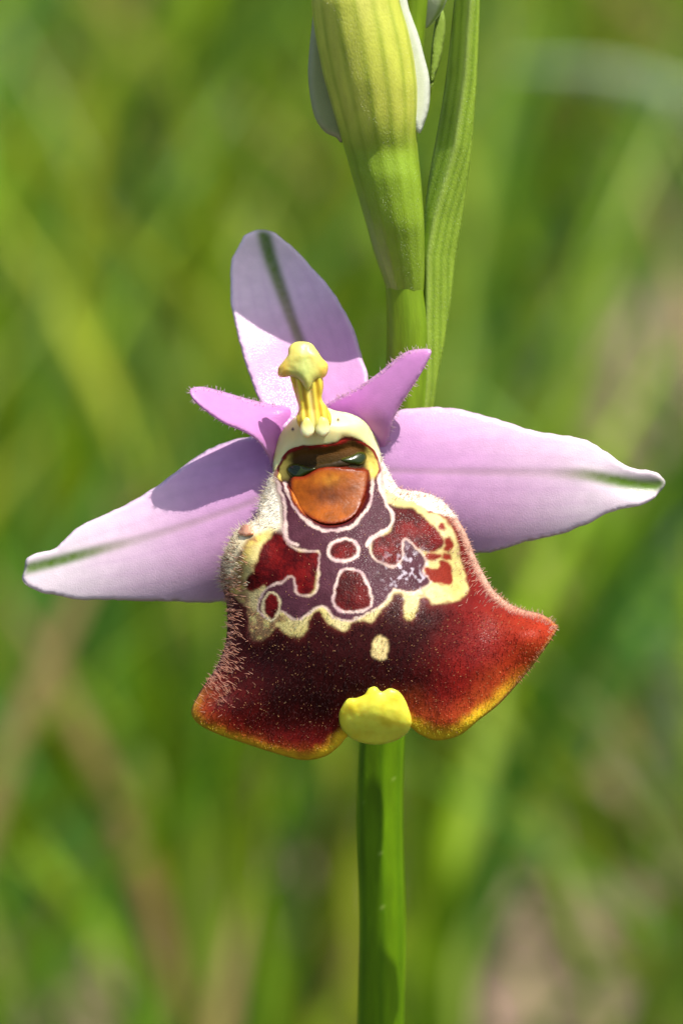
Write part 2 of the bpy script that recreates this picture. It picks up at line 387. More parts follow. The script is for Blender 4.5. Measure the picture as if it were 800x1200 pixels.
# ------------------------------------------------------------ the orchid
def dstem(y): return 130 - 0.287 * (600 - np.asarray(y, float))
STEM = [(446, 1200), (448, 1080), (445, 970), (447, 870), (458, 700), (472, 520), (478, 400), (474, 330), (470, 240), (476, 120), (488, 0), (492, -60)]
dz = (P(np.array([447.]), np.array([1200.]), np.array([dstem(1200)])))[0]
ROOT_AT = np.array([dz[0], dz[1] + 0.002, 0.0])
root = bpy.data.objects.new('orchid', None); COL.objects.link(root); root.location = ROOT_AT; root.empty_display_size = 0.02
root['label'] = 'flowering orchid with three pink sepals, patterned maroon velvety lip and a green bud above'; root['category'] = 'orchid'

def green(base, dark, stripes=0, amp=0.25, ph=0.0):
    base = lin(base); dark = lin(dark)
    def f(u, a, y):
        k = 0.5 + 0.5 * np.cos(stripes * a + ph) if stripes else np.zeros_like(a)
        return mix(base[None] + 0 * a[:, None], dark[None], amp * k ** 3)
    return f

# stem
def stem_rings():
    out = []
    base_py = 600 + (H / S)          # far below the frame
    for (x, y) in STEM: 
        r = float(np.interp(y, [-60, 0, 240, 330, 400, 520, 870, 1200], [12, 13, 16, 22, 25, 25, 27, 27]))
        out.append((x, y, float(dstem(y)), r))
    low = []
    for k in range(1, 9):            # straight down to the soil, in world space
        z = dz[2] * (1 - k / 8) - (0.004 if k == 8 else 0)
        p = np.array([dz[0] - 0.0003 * k, dz[1] + 0.00025 * k, z]); v = p - CAM
        dep = v @ FWD; kx = D / dep
        low.append((400 + (v @ RIGHT) * kx / S, 600 - (v @ UP) * kx / S, (dep - D) / S, 27 + k))
    return low[::-1] + out
def stem_c(u, a, y):
    k = 0.5 + 0.5 * np.cos(7 * a)
    lo = mix(lin((104, 142, 8))[None] + 0 * a[:, None], lin((74, 114, 6))[None], 0.6 * k ** 3) * (0.85 + 0.3 * fbm(a * 6 + 40, y * 0.06, 2.0))[:, None]
    dot = sstep(0.93, 0.97, noise(a * 14 + 3, y * 0.22, 1.0)); lo = mix(lo, lin((170, 190, 90))[None], 0.6 * dot)
    return mix(lo, mix(lin((126, 156, 34))[None] + 0 * a[:, None], lin((104, 136, 26))[None], 0.5 * k ** 3), sstep(640, 480, y))
tube('stem', stem_rings(), M_STEM, root, stem_c, rib=0.02, ribn=7)

# ovary of the open flower (hidden behind it)
tube('ovary', [(462, 690, 140, 14), (440, 630, 110, 20), (418, 570, 88, 22), (400, 525, 72, 18)], M_GRN, root, green((110, 140, 40), (80, 110, 30), 6))

# bract behind the flower
BR = [(562, -60), (562, 0), (560, 60), (557, 120), (550, 195), (541, 262), (532, 317), (527, 362), (520, 407), (512, 450), (504, 500), (494, 560), (478, 640), (470, 650),
      (478, 560), (488, 500), (496, 450), (497, 375), (496, 300), (497, 255), (502, 210), (520, 105), (532, 0), (540, -60)]
crease = np.array([(552, -60), (550, 0), (544, 90), (532, 171), (508, 255), (500, 300), (498, 450), (478, 640)], float)
def cre(y): return np.interp(y, crease[:, 1], crease[:, 0])
def bract_d(x, y):
    c = cre(y); return dstem(y) - 8 + np.where(x < c, (c - x) * 1.3, (x - c) * 0.35)
def bract_c(x, y, e):
    u = (x - cre(y)); b = mix(lin((158, 188, 60))[None] + 0 * x[:, None], lin((104, 138, 30))[None], 0.55 * (0.5 + 0.5 * np.cos(u * 0.75)) ** 2)
    b = mix(b, lin((176, 196, 104))[None], 0.5 * np.exp(-(u / 4) ** 2))
    return b
sheet('bract', spline(BR, 3), bract_d, 3, 5, 2.2, bract_c, M_GRN, root)

# bud above
BUD_L = curve1([(-150, 432), (-110, 400), (-60, 375), (0, 364), (45, 370), (90, 379), (135, 392), (162, 400), (215, 415), (260, 428), (300, 439), (330, 450), (360, 458), (385, 464)], 6)
BUD_R = curve1([(-150, 448), (-110, 462), (-60, 470), (0, 470), (36, 480), (66, 486), (100, 490), (130, 490), (160, 488), (220, 494), (260, 497), (330, 498), (360, 497), (385, 492)], 6)
rings = []
for y in list(range(385, 160, -15)) + list(range(160, -151, -10)):
    l, r = float(BUD_L(y)), float(BUD_R(y))
    dd = float(np.interp(y, [-150, 0, 100, 160, 260, 385], [-75, -54, -28, -12, 16, 78]))
    rings.append(((l + r) / 2, y, dd + 5 * math.exp(-((y - 178) / 18) ** 2), (r - l) / 2))
def bud_c(u, a, y):
    k = sstep(190, 120, y); g = mix(lin((146, 176, 48))[None] + 0 * a[:, None], lin((208, 212, 84))[None], k)
    g = mix(g, lin((232, 226, 120))[None], 0.5 * sstep(60, -20, y) * np.exp(-((a - 0.0) / 0.5) ** 2))  # bright sunlit front of the bud put into its colour
    st = (0.5 + 0.5 * np.cos(15 * a + 0.6 + 0.4 * np.sin(y * 0.012))) ** 4
    return mix(g, lin((128, 156, 20))[None], 0.4 * st * (0.5 + noise(a * 9, y * 0.02, 1.0)))
bud = tube('bud', rings, M_GRN, root, bud_c, seg=120, rib=0.005, ribn=15, label='yellow-green striped unopened flower bud')
def dome(d0, k=0.0, x0=0): return lambda x, y: d0 + k * (x - x0)
BLl = spline([(372, -60), (366, 20), (362, 60), (361, 92), (367, 132), (379, 153), (394, 161), (402, 166), (404, 120), (395, 20), (390, -60)], 4)
BLr = spline([(468, -60), (477, 0), (482, 18), (490, 40), (497, 66), (503, 92), (503, 122), (497, 145), (490, 156), (480, 130), (470, 60), (456, -40)], 4)
pale = lambda c1, c2: (lambda x, y, e: mix(lin(c1)[None] + 0 * x[:, None], lin(c2)[None], sstep(0, 10, e)))
sheet('bud_sepal', BLl, lambda x, y: -54 + 0.2 * (y - 0) + 30, 8, 10, 3.5, pale((190, 194, 150), (172, 180, 124)), M_SEP, bud)
sheet('bud_sepal', BLr, lambda x, y: -54 + 0.2 * (y - 0) - 4 + 0.6 * (x - 480), 6, 8, 3.0, pale((244, 246, 232), (226, 232, 196)), M_SEP, bud)
# younger bud and its bract
b2 = tube('bud', [(497, 32, 10, 4), (497, 22, 8, 14), (500, 6, 2, 21), (502, -20, -6, 25), (503, -70, -20, 20), (503, -100, -28, 5)], M_GRN, root,
          lambda u, a, y: mix(lin((214, 222, 176))[None] + 0 * a[:, None], lin((150, 176, 70))[None], (0.5 + 0.5 * np.cos(4 * a + 2.4)) ** 3), label='pale young bud at the tip of the stem')
sheet('bract', spline([(503, 112), (505, 60), (511, 20), (518, 10), (522, 30), (517, 66), (508, 95)], 4), lambda x, y: 26 + 0.2 * (y - 60) + 0.3 * (x - 510), 3, 5, 3.0,
      lambda x, y, e: np.tile(lin((146, 172, 66)), (len(x), 1)), M_GRN, root)

# ---- sepals and petals
LIL = lin((220, 172, 212)); LILP = lin((242, 226, 234)); LILD = lin((190, 122, 192)); VEIN = lin((88, 122, 14)); VDULL = lin((134, 122, 86))
def sepal_col(axis_pts, w0, w1, tipgreen, tip_at, dull=0.55, pale_side=0.0, base=LIL):
    ax = spline(axis_pts, 6, closed=False)
    def f(x, y, e):
        dl, t = ldist(x, y, ax)
        c = np.tile(base, (len(x), 1))
        c = mix(c, LILP[None], np.clip(0.95 * sstep(0.7, 0.1, t) * (0.6 + 0.5 * fbm(x, y, 40)) + pale_side * sstep(60, 10, e) * 0.3, 0, 1))
        c = mix(c, LILD[None], 0.55 * sstep(0.5, 0.95, t) * (0.5 + 0.6 * fbm(x + 90, y, 30)))
        v = (fbm(x * 0.3 + y * 0.9, y * 0.3, 9) - 0.5)
        c = c * (1 + 0.10 * v)[:, None]
        for off in (17, 33, 48):
            vv = np.exp(-((dl - off * (0.55 + 0.6 * np.sin(np.pi * np.clip(t, 0, 1))) - 3 * (fbm(x, y, 30) - 0.5)) / 2.2) ** 2); c = mix(c, LILD[None] * 0.9, 0.10 * vv * sstep(0.08, 0.3, t))
        wv = w0 + (w1 - w0) * t
        m = np.exp(-np.abs(dl / wv) ** 3) * (0.93 + 0.14 * noise(x, y, 4))
        vc = mix(np.tile(VEIN, (len(x), 1)), VDULL[None], sstep(0.12, 0.5, t))
        c = mix(c, vc, np.clip(m * (1 - dull * sstep(0.15, 0.45, t)) * tipgreen, 0, 1))
        c = mix(c, LILP[None] * 1.02, 0.5 * sstep(6, 0, e))
        return c
    return f

DS = spline([(282, 283), (286, 276), (296, 271), (305, 269), (319, 271), (331, 280), (348, 294), (362, 310), (380, 329), (394, 348), (406, 369), (417, 393), (424, 418), (431, 441),
      (428, 470), (405, 500), (360, 505), (325, 500), (303, 467), (292, 439), (282, 407), (277, 386), (271, 358), (270, 330), (271, 306)], 3)
DS_AX = [(308, 268), (316, 300), (326, 330), (345, 383), (366, 440), (376, 495)]
dsax = spline(DS_AX, 5, closed=False)
def ds_d(x, y):
    xa = np.interp(y, dsax[:, 1], dsax[:, 0]); t = (x - xa) / 70
    return 58 + (480 - y) * 0.42 - 10 * np.abs(t) ** 1.6 + 3 * np.exp(-((x - xa) / 6) ** 2) - 10 * sstep(310, 265, y) + 3 * np.sin(y * 0.045 + x * 0.02)
sheet('sepal', DS, ds_d, 2.5, 5, 3.0, sepal_col(DS_AX, 9, 4, 0.95, 0, dull=0.1), M_SEP, root, label='upright lilac sepal with dark green midvein', jag=1.2)

LS = spline([(28, 668), (26, 678), (34, 688), (54, 696), (70, 698), (90, 703), (130, 703), (206, 705), (258, 705), (310, 690), (345, 630), (350, 560), (335, 520), (300, 511), (290, 512), (270, 516), (242, 528),
      (210, 550), (174, 576), (142, 594), (106, 610), (86, 622), (70, 638), (58, 645), (38, 650), (30, 656)], 3)
LS_AX = [(24, 668), (58, 660), (110, 646), (170, 630), (234, 610), (300, 586), (350, 560)]
lsax = spline(LS_AX, 5, closed=False)
def ls_d(x, y):
    ya = np.interp(x, lsax[:, 0], lsax[:, 1]); t = (y - ya) / 70
    return 58 + (320 - x) * 0.03 - 9 * np.cos(np.clip(t, -1.5, 1.5) * 1.4) + 0.6 * np.exp(-((y - ya) / 5) ** 2) + 11 * np.abs(t) ** 3 + 8 * sstep(120, 30, x) * (1 - np.abs(t)) - 0.05 * (y - 600)
sheet('sepal', LS, ls_d, 2.5, 5, 3.0, sepal_col(LS_AX, 7.5, 2.8, 0.95, 0, dull=0.65, pale_side=0.5), M_SEP, root, label='pale lilac side sepal in the shadow of the short petal', jag=1.6)

RS = spline([(457, 486), (471, 480), (497, 477), (527, 478), (554, 483), (589, 493), (624, 504), (659, 510), (685, 515), (711, 530), (737, 547), (764, 552), (775, 558), (779, 567), (770, 580),
      (755, 591), (729, 596), (711, 602), (685, 615), (650, 628), (615, 635), (580, 646), (562, 648), (510, 645), (440, 590), (425, 530), (435, 495)], 3)
RS_AX = [(782, 569), (750, 568), (720, 563), (681, 556), (615, 554), (484, 552), (430, 550)]
rsax = spline(RS_AX, 5, closed=False)[::-1]
def rs_d(x, y):
    ya = np.interp(x, rsax[:, 0], rsax[:, 1]); t = (y - ya) / 72
    return 54 + (x - 460) * 0.02 - 9 * np.cos(np.clip(t, -1.5, 1.5) * 1.4) + 0.6 * np.exp(-((y - ya) / 5) ** 2) + 9 * np.abs(t) ** 3 + 10 * sstep(680, 770, x) * np.exp(-((y - ya) / 14) ** 2)
sheet('sepal', RS, rs_d, 2.5, 5, 3.0, sepal_col(RS_AX, 9, 2.6, 1.0, 0, dull=0.72, pale_side=0.5), M_SEP, root, label='lilac side sepal with green tip, fully lit', jag=1.6)

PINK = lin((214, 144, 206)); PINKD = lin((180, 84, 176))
LP = spline([(222, 458), (226, 454), (237, 453), (252, 456), (290, 467), (320, 474), (348, 478), (372, 492), (360, 520), (335, 545), (319, 548), (314, 535), (302, 517), (285, 506), (262, 496), (240, 481), (226, 468)], 2.5)
RP = spline([(505, 411), (500, 408.5), (478, 411), (460, 423), (439, 440), (415, 456), (394, 467), (382, 475), (378, 495), (410, 512), (440, 530), (452, 526), (457, 509), (461, 491), (472, 470), (490, 443), (503, 419)], 2.5)
def mix0(a, b, t): return a * (1 - t) + b * t
def lp_d(x, y):
    yc = 462 + (x - 225) * 0.36; t = (y - yc) / 26; return 44 - (325 - x) * 0.58 - 26 * sstep(338, 292, x) * np.clip(t, -1.3, 1.3) + 5 * t * t
def rp_d(x, y):
    u = ((x - 400) * 0.82 - (y - 490) * 0.57); t = ((x - 410) * 0.57 + (y - 490) * 0.82) / 26; return 42 - u * 0.42 - 12 * sstep(0, 50, u) * np.clip(t, -1.3, 1.3) + 6 * t * t
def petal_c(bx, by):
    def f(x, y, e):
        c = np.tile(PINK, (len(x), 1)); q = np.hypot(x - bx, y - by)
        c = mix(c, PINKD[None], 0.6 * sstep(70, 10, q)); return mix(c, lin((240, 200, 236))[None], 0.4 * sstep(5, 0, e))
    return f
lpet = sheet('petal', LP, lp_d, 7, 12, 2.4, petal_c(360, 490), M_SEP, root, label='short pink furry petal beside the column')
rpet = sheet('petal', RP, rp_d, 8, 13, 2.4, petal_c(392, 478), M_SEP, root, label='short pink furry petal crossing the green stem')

def edge_hairs(name, outline, depth, per, lmin, lmax, rad, colour, parent, sel=None, fwd=0.4, label=None, spread=5, inward=8):
    ol = np.asarray(outline); n = int(len(ol) * per); i = rng.integers(0, len(ol), n)
    tg = np.roll(ol, -1, 0) - np.roll(ol, 1, 0); nr = np.column_stack([tg[:, 1], -tg[:, 0]]); nr /= np.linalg.norm(nr, axis=1)[:, None] + 1e-9
    c = ol.mean(0)
    t = ol + nr * 3
    if (sdist(t[:, 0], t[:, 1], ol) < 0).mean() > 0.5: nr = -nr
    if sel is not None:
        k = sel(ol[i, 0], ol[i, 1]) > rng.random(n); i = i[k]; n = len(i)
    dep = rng.random(n) * inward; x = ol[i, 0] - nr[i, 0] * dep; y = ol[i, 1] - nr[i, 1] * dep
    b = P(x, y, depth(x, y) - np.minimum(dep, 4) * 0.6)
    dr = RIGHT[None] * nr[i, 0:1] - UP[None] * nr[i, 1:2] - FWD[None] * fwd * rng.uniform(0.3, 1.6, (n, 1)) + rng.normal(size=(n, 3)) * 0.25
    ln = rng.uniform(lmin, lmax, n) * S; cc = np.tile(lin(colour), (n, 1)) * rng.uniform(0.8, 1.1, (n, 1))
    return hairs(name, b, dr, ln, np.full(n, rad * S), cc, M_HAIR, parent, label=label)
edge_hairs('petal_fur', LP, lp_d, 4, 3, 7, 0.42, (238, 210, 226), lpet, sel=lambda x, y: np.where(y < 482, 0.8, 0.5))
edge_hairs('petal_fur', RP, rp_d, 5, 3, 8, 0.42, (240, 212, 222), rpet, sel=lambda x, y: np.where(x < 490, 0.9, 0.2))

# ---- lip
g2 = lambda x, y, cx, cy, rx, ry: np.exp(-((x - cx) / rx) ** 2 - ((y - cy) / ry) ** 2)
LIP_RAW = [(345, 500), (328, 520), (322, 545), (313, 568), (303, 591), (303, 606), (290, 613), (276, 622), (265, 642), (259, 660), (259, 683), (265, 706), (266, 735), (263, 758), (253, 783), (239, 803), (230, 818), (224, 835),
    (233, 849), (256, 861), (285, 871), (319, 882), (354, 891), (380, 887), (397, 875), (410, 862), (440, 856), (470, 852), (480, 852), (492, 861), (512, 868), (538, 862), (561, 844), (584, 826), (607, 801), (630, 772), (650, 743), (652, 732),
    (635, 720), (612, 714), (595, 706), (578, 691), (566, 671), (555, 648), (546, 625), (532, 602), (515, 585), (492, 576), (469, 573), (457, 556), (447, 536), (440, 512), (420, 495), (385, 488)]
LIP = spline(LIP_RAW, 1.8)
cxf = curve1([(480, 386), (560, 386), (620, 396), (700, 410), (780, 426), (860, 440), (900, 440)])
lef = curve1([(480, 336), (545, 320), (591, 302), (614, 280), (642, 263), (683, 257), (735, 262), (783, 250), (818, 228), (840, 222), (900, 222)])
rif = curve1([(480, 434), (536, 447), (556, 460), (576, 490), (602, 532), (648, 557), (691, 582), (720, 635), (740, 652), (772, 645), (900, 640)])
prof = curve1([(480, 14), (520, 6), (560, 0), (600, -14), (640, -38), (680, -62), (730, -80), (780, -82), (830, -66), (870, -44), (900, -28)], 16)
ampl = curve1([(480, 26), (560, 32), (610, 50), (660, 88), (710, 106), (760, 96), (820, 66), (890, 40)], 14)
CAV = spline([(324, 557), (330, 539), (349, 525), (372, 523), (394, 520), (412, 515), (427, 520), (436, 528), (443, 542), (444, 554), (436, 575), (430, 592), (420, 606), (403, 616), (381, 618), (364, 610), (350, 596), (340, 578), (330, 568)], 4)
def lip_base(x, y):
    x = np.asarray(x, float); y = np.asarray(y, float)
    c = cxf(y); t = np.where(x < c, (c - x) / (c - lef(y)), (x - c) / (rif(y) - c)); t = np.clip(t, 0, 1.15)
    d = prof(y) + ampl(y) * t ** 2.3
    d -= 20 * np.exp(-((x - 288) / 26) ** 2 - ((y - 650) / 34) ** 2) + 20 * np.exp(-((x - 528) / 28) ** 2 - ((y - 625) / 36) ** 2)
    d -= 34 * np.exp(-((x - 232) / 40) ** 2 - ((y - 838) / 40) ** 2) + 42 * np.exp(-((x - 640) / 46) ** 2 - ((y - 745) / 42) ** 2)
    d += 9 * np.exp(-((x - 300) / 34) ** 2 - ((y - 775) / 26) ** 2) + 9 * np.exp(-((x - 560) / 40) ** 2 - ((y - 735) / 28) ** 2)
    d -= 10 * np.exp(-((x - 345) / 60) ** 2 - ((y - 880) / 22) ** 2) + 9 * np.exp(-((x - 530) / 50) ** 2 - ((y - 850) / 22) ** 2)
    return d
def lip_d(x, y):
    d = lip_base(x, y); s = sdist(np.atleast_1d(x), np.atleast_1d(y), CAV)
    d = d + 8 * sstep(1, -10, s)
    d = d + 0.7 * (fbm(x, y, 16) - 0.5) * 2
    return d
def C3(pts): return spline([(250 + a * .3875, 560 + b * .3873) for a, b in pts], 2.0)
def E(cx, cy, rx, ry, n=28, wob=0.08, ph=0.0):
    a = np.linspace(0, 2 * np.pi, n, endpoint=False); r = 1 + wob * np.sin(3 * a + ph) + wob * 0.6 * np.sin(5 * a + 2 * ph)
    return np.column_stack([cx + rx * r * np.cos(a), cy + ry * r * np.sin(a)])
CREAM = C3([(205, 125), (120, 140), (50, 195), (24, 280), (60, 350), (105, 400), (112, 480), (140, 492), (165, 482), (195, 455), (215, 472), (245, 480), (275, 475), (290, 430), (318, 402), (335, 425), (350, 440), (395, 462), (415, 440), (440, 428), (470, 438), (495, 420), (510, 392), (535, 375),
            (548, 348), (570, 352), (578, 390), (578, 425), (600, 428), (618, 400), (622, 370), (640, 362), (665, 382), (690, 380), (750, 362), (772, 330), (752, 270), (738, 200), (705, 130), (650, 95), (600, 60), (540, 30), (510, 30), (480, 200), (300, 200), (230, 130)])
REDL = C3([(206, 158), (165, 195), (140, 240), (130, 282), (104, 310), (112, 338), (150, 318), (168, 325), (190, 326), (212, 312), (240, 292), (252, 338), (272, 352), (295, 338), (305, 290), (316, 236), (262, 226), (230, 205), (214, 190)])
REDR = C3([(524, 78), (560, 92), (610, 98), (642, 130), (690, 185), (682, 212), (640, 222), (605, 206), (575, 190), (580, 235), (560, 262), (530, 268), (500, 255), (482, 225), (486, 190), (516, 176), (542, 150), (546, 115)])
PURP = C3([(196, -20), (208, 100), (222, 190), (290, 222), (322, 228), (312, 340), (270, 362), (246, 346), (238, 303), (205, 322), (168, 332), (146, 362), (140, 400), (172, 425), (205, 400), (250, 428), (290, 405), (320, 386), (350, 402), (372, 424), (402, 432), (442, 418),
           (492, 395), (522, 368), (546, 336), (585, 340), (622, 338), (655, 312), (632, 285), (642, 250), (622, 225), (580, 190), (576, 245), (545, 270), (500, 258), (474, 230), (476, 190), (508, 168), (532, 142), (534, 110), (514, 60), (505, 0), (470, -60), (240, -60)])
CELL1 = C3([(393, 190), (425, 198), (435, 222), (420, 242), (390, 248), (360, 240), (352, 222), (365, 200)])
CELL2 = C3([(400, 280), (438, 284), (462, 325), (476, 370), (460, 394), (412, 405), (376, 394), (366, 368), (380, 308)])
CELL3 = C3([(178, 352), (196, 372), (192, 405), (176, 428), (158, 412), (152, 382), (162, 360)])
REDS = C3([(640, 268), (678, 272), (686, 254), (706, 250), (720, 272), (722, 312), (702, 324), (662, 312), (642, 290)])
BL = [E(518, 617, 5, 5), E(525, 638, 6, 8, ph=1), E(524, 653, 5, 4), E(508, 652, 10, 4, ph=2), E(505, 600, 4, 3)]
DOT = C3([(490, 485), (518, 482), (526, 510), (522, 545), (498, 550), (476, 535), (480, 505)])
NECKW = spline([(323, 560), (330, 580), (334, 604), (335, 629), (349, 638)], 3, closed=False)
NECKR = spline([(444, 556), (446, 574), (453, 590), (461, 605), (457, 617), (445, 624), (434, 632), (430, 640)], 3, closed=False)
CAVW = spline([(333, 566), (338, 580), (349, 600), (364, 614), (382, 622), (406, 619), (421, 609), (431, 594), (436, 577), (437, 558)], 3, closed=False)
ORANGE = spline([(341, 560), (340, 575), (347, 593), (361, 606), (379, 614), (400, 613), (416, 604), (424, 590), (430, 572), (431, 552), (412, 549), (391, 547), (373, 549), (356, 558)], 3)

def lip_c(x, y, e):
    x0, y0 = x, y; x = x + (fbm(x0, y0, 8) - 0.5) * 4.5 + (noise(x0, y0 + 9, 2.2) - 0.5) * 0.8; y = y + (fbm(x0 + 60, y0, 8) - 0.5) * 4.5 + (noise(x0 + 33, y0, 2.2) - 0.5) * 0.8
    wob = (fbm(x, y, 9) - 0.5) * 5; nz = fbm(x + 40, y, 26); fine = noise(x, y, 2.6)
    n = len(x); T = lambda c: np.tile(lin(c), (n, 1))
    # lower half: dark maroon centre through red to an orange and yellow margin
    q = np.hypot((x - 405) / 1.15, (y - 735) * 1.1)
    c = T((46, 8, 8)); c = mix(c, T((104, 18, 14)), sstep(90, 170, q + 40 * (nz - 0.5) + 0.22 * (x - 405)))  # redder to the right: the sunlit side put into the colour
    c = mix(c, T((138, 30, 16)), sstep(140, 225, q + 50 * (nz - 0.5) + 0.15 * (x - 405)))
    low = sstep(735, 800, y + 0.28 * (x - 430))
    c = mix(c, T((168, 78, 30)), 0.8 * low * sstep(26 + 26 * (x > 440), 3, e + 26 * (nz - 0.5)) * (0.25 + 0.75 * sstep(735, 825, y)))
    c = mix(c, T((222, 178, 36)), low * sstep(790, 850, y + 0.1 * np.abs(x - 440)) * sstep(20, 3, e + wob * 1.6 + 7 * sstep(400, 320, x))); c = mix(c, T((188, 130, 60)), 0.8 * low * sstep(5, 1, e) * sstep(850, 815, y))
    side = 1 - low
    c = mix(c, T((88, 38, 40)), 0.5 * side * sstep(22, 3, e))
    # pale band that holds the pattern
    s = sdist(x, y, CREAM) + wob * 0.7
    cr = mix(T((182, 168, 92)), T((206, 190, 140)), nz); cr = mix(cr, T((158, 112, 66)), 0.55 * sstep(0.55, 0.8, fbm(x + 17, y + 71, 15)) * (y < 700))
    c = mix(c, T((96, 34, 26)), sstep(9, 0, s) * 0.5)
    c = mix(c, cr, sstep(2.6, -2.6, s))
    lf = sstep(330, 300, x) * sstep(735, 700, y)
    c = mix(c, mix(T((196, 172, 84)), T((120, 66, 48)), sstep(0.45, 0.7, fbm(x + 5, y + 44, 11))), lf * sstep(34, 22, e) * sstep(2.6, -2.6, s) * 0.75)
    c = mix(c, T((226, 214, 176)), lf * sstep(20, 12, e) * sstep(690, 660, y)); c = mix(c, T((98, 54, 50)), lf * sstep(7, 3, e) * sstep(640, 668, y))
    c = mix(c, T((104, 60, 54)), 0.75 * sstep(360, 320, x) * sstep(690, 712, y) * sstep(0.42, 0.62, fbm(x + 80, y + 3, 8)) * sstep(6, -2, s))
    rimpink = sstep(10, 2, e) * sstep(735, 700, y) * sstep(420, 520, x)
    c = mix(c, T((226, 186, 160)), 0.7 * rimpink)
    red = mix(T((62, 4, 6)), T((102, 14, 13)), sstep(0.3, 0.8, nz + 0.3 * (fine - 0.5)))
    for R in (REDL, REDR):
        s = sdist(x, y, R) + wob * 0.35 - (2.5 if R is REDL else 1.0)
        c = mix(c, red, sstep(2.6, -2.2, s))
    purp = mix(T((60, 26, 35)), T((84, 48, 59)), nz)
    s = sdist(x, y, PURP) + wob * 0.3
    line = mix(T((206, 180, 168)), T((176, 146, 146)), sstep(0.35, 0.75, fbm(x + 11, y + 5, 12)))
    c = mix(c, line, sstep(3.6, 1.4, s) * sstep(-2.4, 0.4, s) * (0.55 + 0.4 * noise(x, y, 14)))
    c = mix(c, purp, sstep(1.2, -1.2, s))
    glit = sstep(0.56, 0.75, noise(x + 3, y + 9, 5) * 0.6 + 0.4 * noise(x, y, 2.4)) * np.exp(-((x - 478) / 24) ** 2 - ((y - 672) / 22) ** 2)  # pale glitter on the lip, a sheen painted into its colour
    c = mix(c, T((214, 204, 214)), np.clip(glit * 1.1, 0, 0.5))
    for R, wd in ((CELL1, 4.8), (CELL2, 4.2), (CELL3, 3.6)):
        s = sdist(x, y, R) + wob * 0.2
        c = mix(c, line if R is not CELL3 else T((196, 180, 140)), sstep(wd, wd - 1.8, s)); c = mix(c, red * (1.0 if R is not CELL2 else 0.75), sstep(1.3, -1.3, s))
    for R in [REDS] + BL:
        s = sdist(x, y, R) + wob * 0.5; c = mix(c, T((122, 38, 24)), sstep(1.8, -1.6, s))
    s = sdist(x, y, DOT) + wob * 0.3; c = mix(c, T((214, 190, 130)), sstep(2.2, -2, s))
    # neck outside the purple: white fur ground at the sides
    dl, _ = ldist(x, y, NECKW); dr, _ = ldist(x, y, NECKR)
    nx = np.interp(y, NECKW[:, 1], NECKW[:, 0]); lw = sstep(nx - 2, nx - 5, x) * sstep(628, 608, y)
    c = mix(c, T((236, 228, 206)), lw)
    rx = np.interp(y, [500, 556, 574, 586, 600, 616], [440, 447, 452, 476, 505, 560]); rw = sstep(rx - 1, rx + 4, x) * sstep(618, 596, y)
    c = mix(c, T((240, 232, 210)), rw); c = c * (0.9 + 0.2 * fine)[:, None]
    c = mix(c, T((70, 18, 22)), 0.8 * sstep(4.5, 3, np.abs(x - nx + 3)) * sstep(560, 568, y) * sstep(625, 610, y) * 0.7)
    c = mix(c, line, sstep(2.6, 1.2, dl)); c = mix(c, line, sstep(2.8, 1.3, dr))
    # cavity
    s = sdist(x, y, CAV); dw, _ = ldist(x, y, CAVW)
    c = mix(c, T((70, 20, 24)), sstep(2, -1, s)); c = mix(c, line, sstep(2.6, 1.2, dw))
    roof = sstep(0, -3, s) * sstep(556, 548, y)  # olive-brown roof, with the shade under the hood darkened into its colour
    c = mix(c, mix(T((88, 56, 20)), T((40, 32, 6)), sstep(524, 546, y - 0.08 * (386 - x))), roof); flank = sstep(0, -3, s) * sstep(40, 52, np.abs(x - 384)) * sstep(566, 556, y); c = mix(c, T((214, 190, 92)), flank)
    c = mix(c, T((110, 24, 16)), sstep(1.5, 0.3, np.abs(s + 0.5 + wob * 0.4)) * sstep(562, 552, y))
    s = sdist(x, y, ORANGE); c = mix(c, T((98, 26, 14)), sstep(3, 0, s)); c = mix(c, T((176, 98, 22)), sstep(0, -4, s))
    return c
lip = sheet('lip', LIP, lip_d, 4, 7, 1.7, lip_c, M_LIP, root, label='velvety maroon lip with cream and violet markings')

# stigma floor, knobs
def stig_d(x, y): return lip_base(x, y) - 1.5 + 2.5 * np.cos((x - 386) / 45 * 1.2) - 5 * sstep(585, 615, y)
sheet('stigma', ORANGE, stig_d, 1.2, 6, 2.0, lambda x, y, e: mix(mix(mix(np.tile(lin((146, 74, 8)), (len(x), 1)), lin((92, 40, 6))[None], g2(x, y, 384, 578, 34, 16) * (0.6 + 0.6 * fbm(x, y, 12))), lin((176, 112, 26))[None], 0.8 * g2(x, y, 386, 562, 14, 7) * (0.5 + noise(x, y, 5))), lin((104, 26, 12))[None], sstep(6, 0, e)), M_STIG, lip)
def knob(pts, d):
    sheet('knob', spline(pts, 2), lambda x, y: lip_base(x, y) + d, 6, 8, 1.5, lambda x, y, e: mix(np.tile(lin((34, 46, 6)), (len(x), 1)), lin((78, 72, 14))[None], sstep(3, 0, e)), M_WET, lip)
knob([(335, 552), (338, 545), (347, 543), (360, 546), (372, 548), (366, 553), (358, 557), (350, 561), (341, 560)], 5)
knob([(430, 537), (428, 530), (420, 529), (411, 533), (398, 538), (404, 543), (414, 545), (424, 545)], 5)
sheet('ridge', spline([(346, 547), (365, 543), (390, 539), (412, 532), (421, 531), (423, 541), (410, 547), (390, 550), (366, 554), (350, 559)], 3), lambda x, y: lip_base(x, y) + 6, 4, 6, 2.0,
      lambda x, y, e: np.tile(lin((48, 34, 8)), (len(x), 1)), M_STIG, lip)

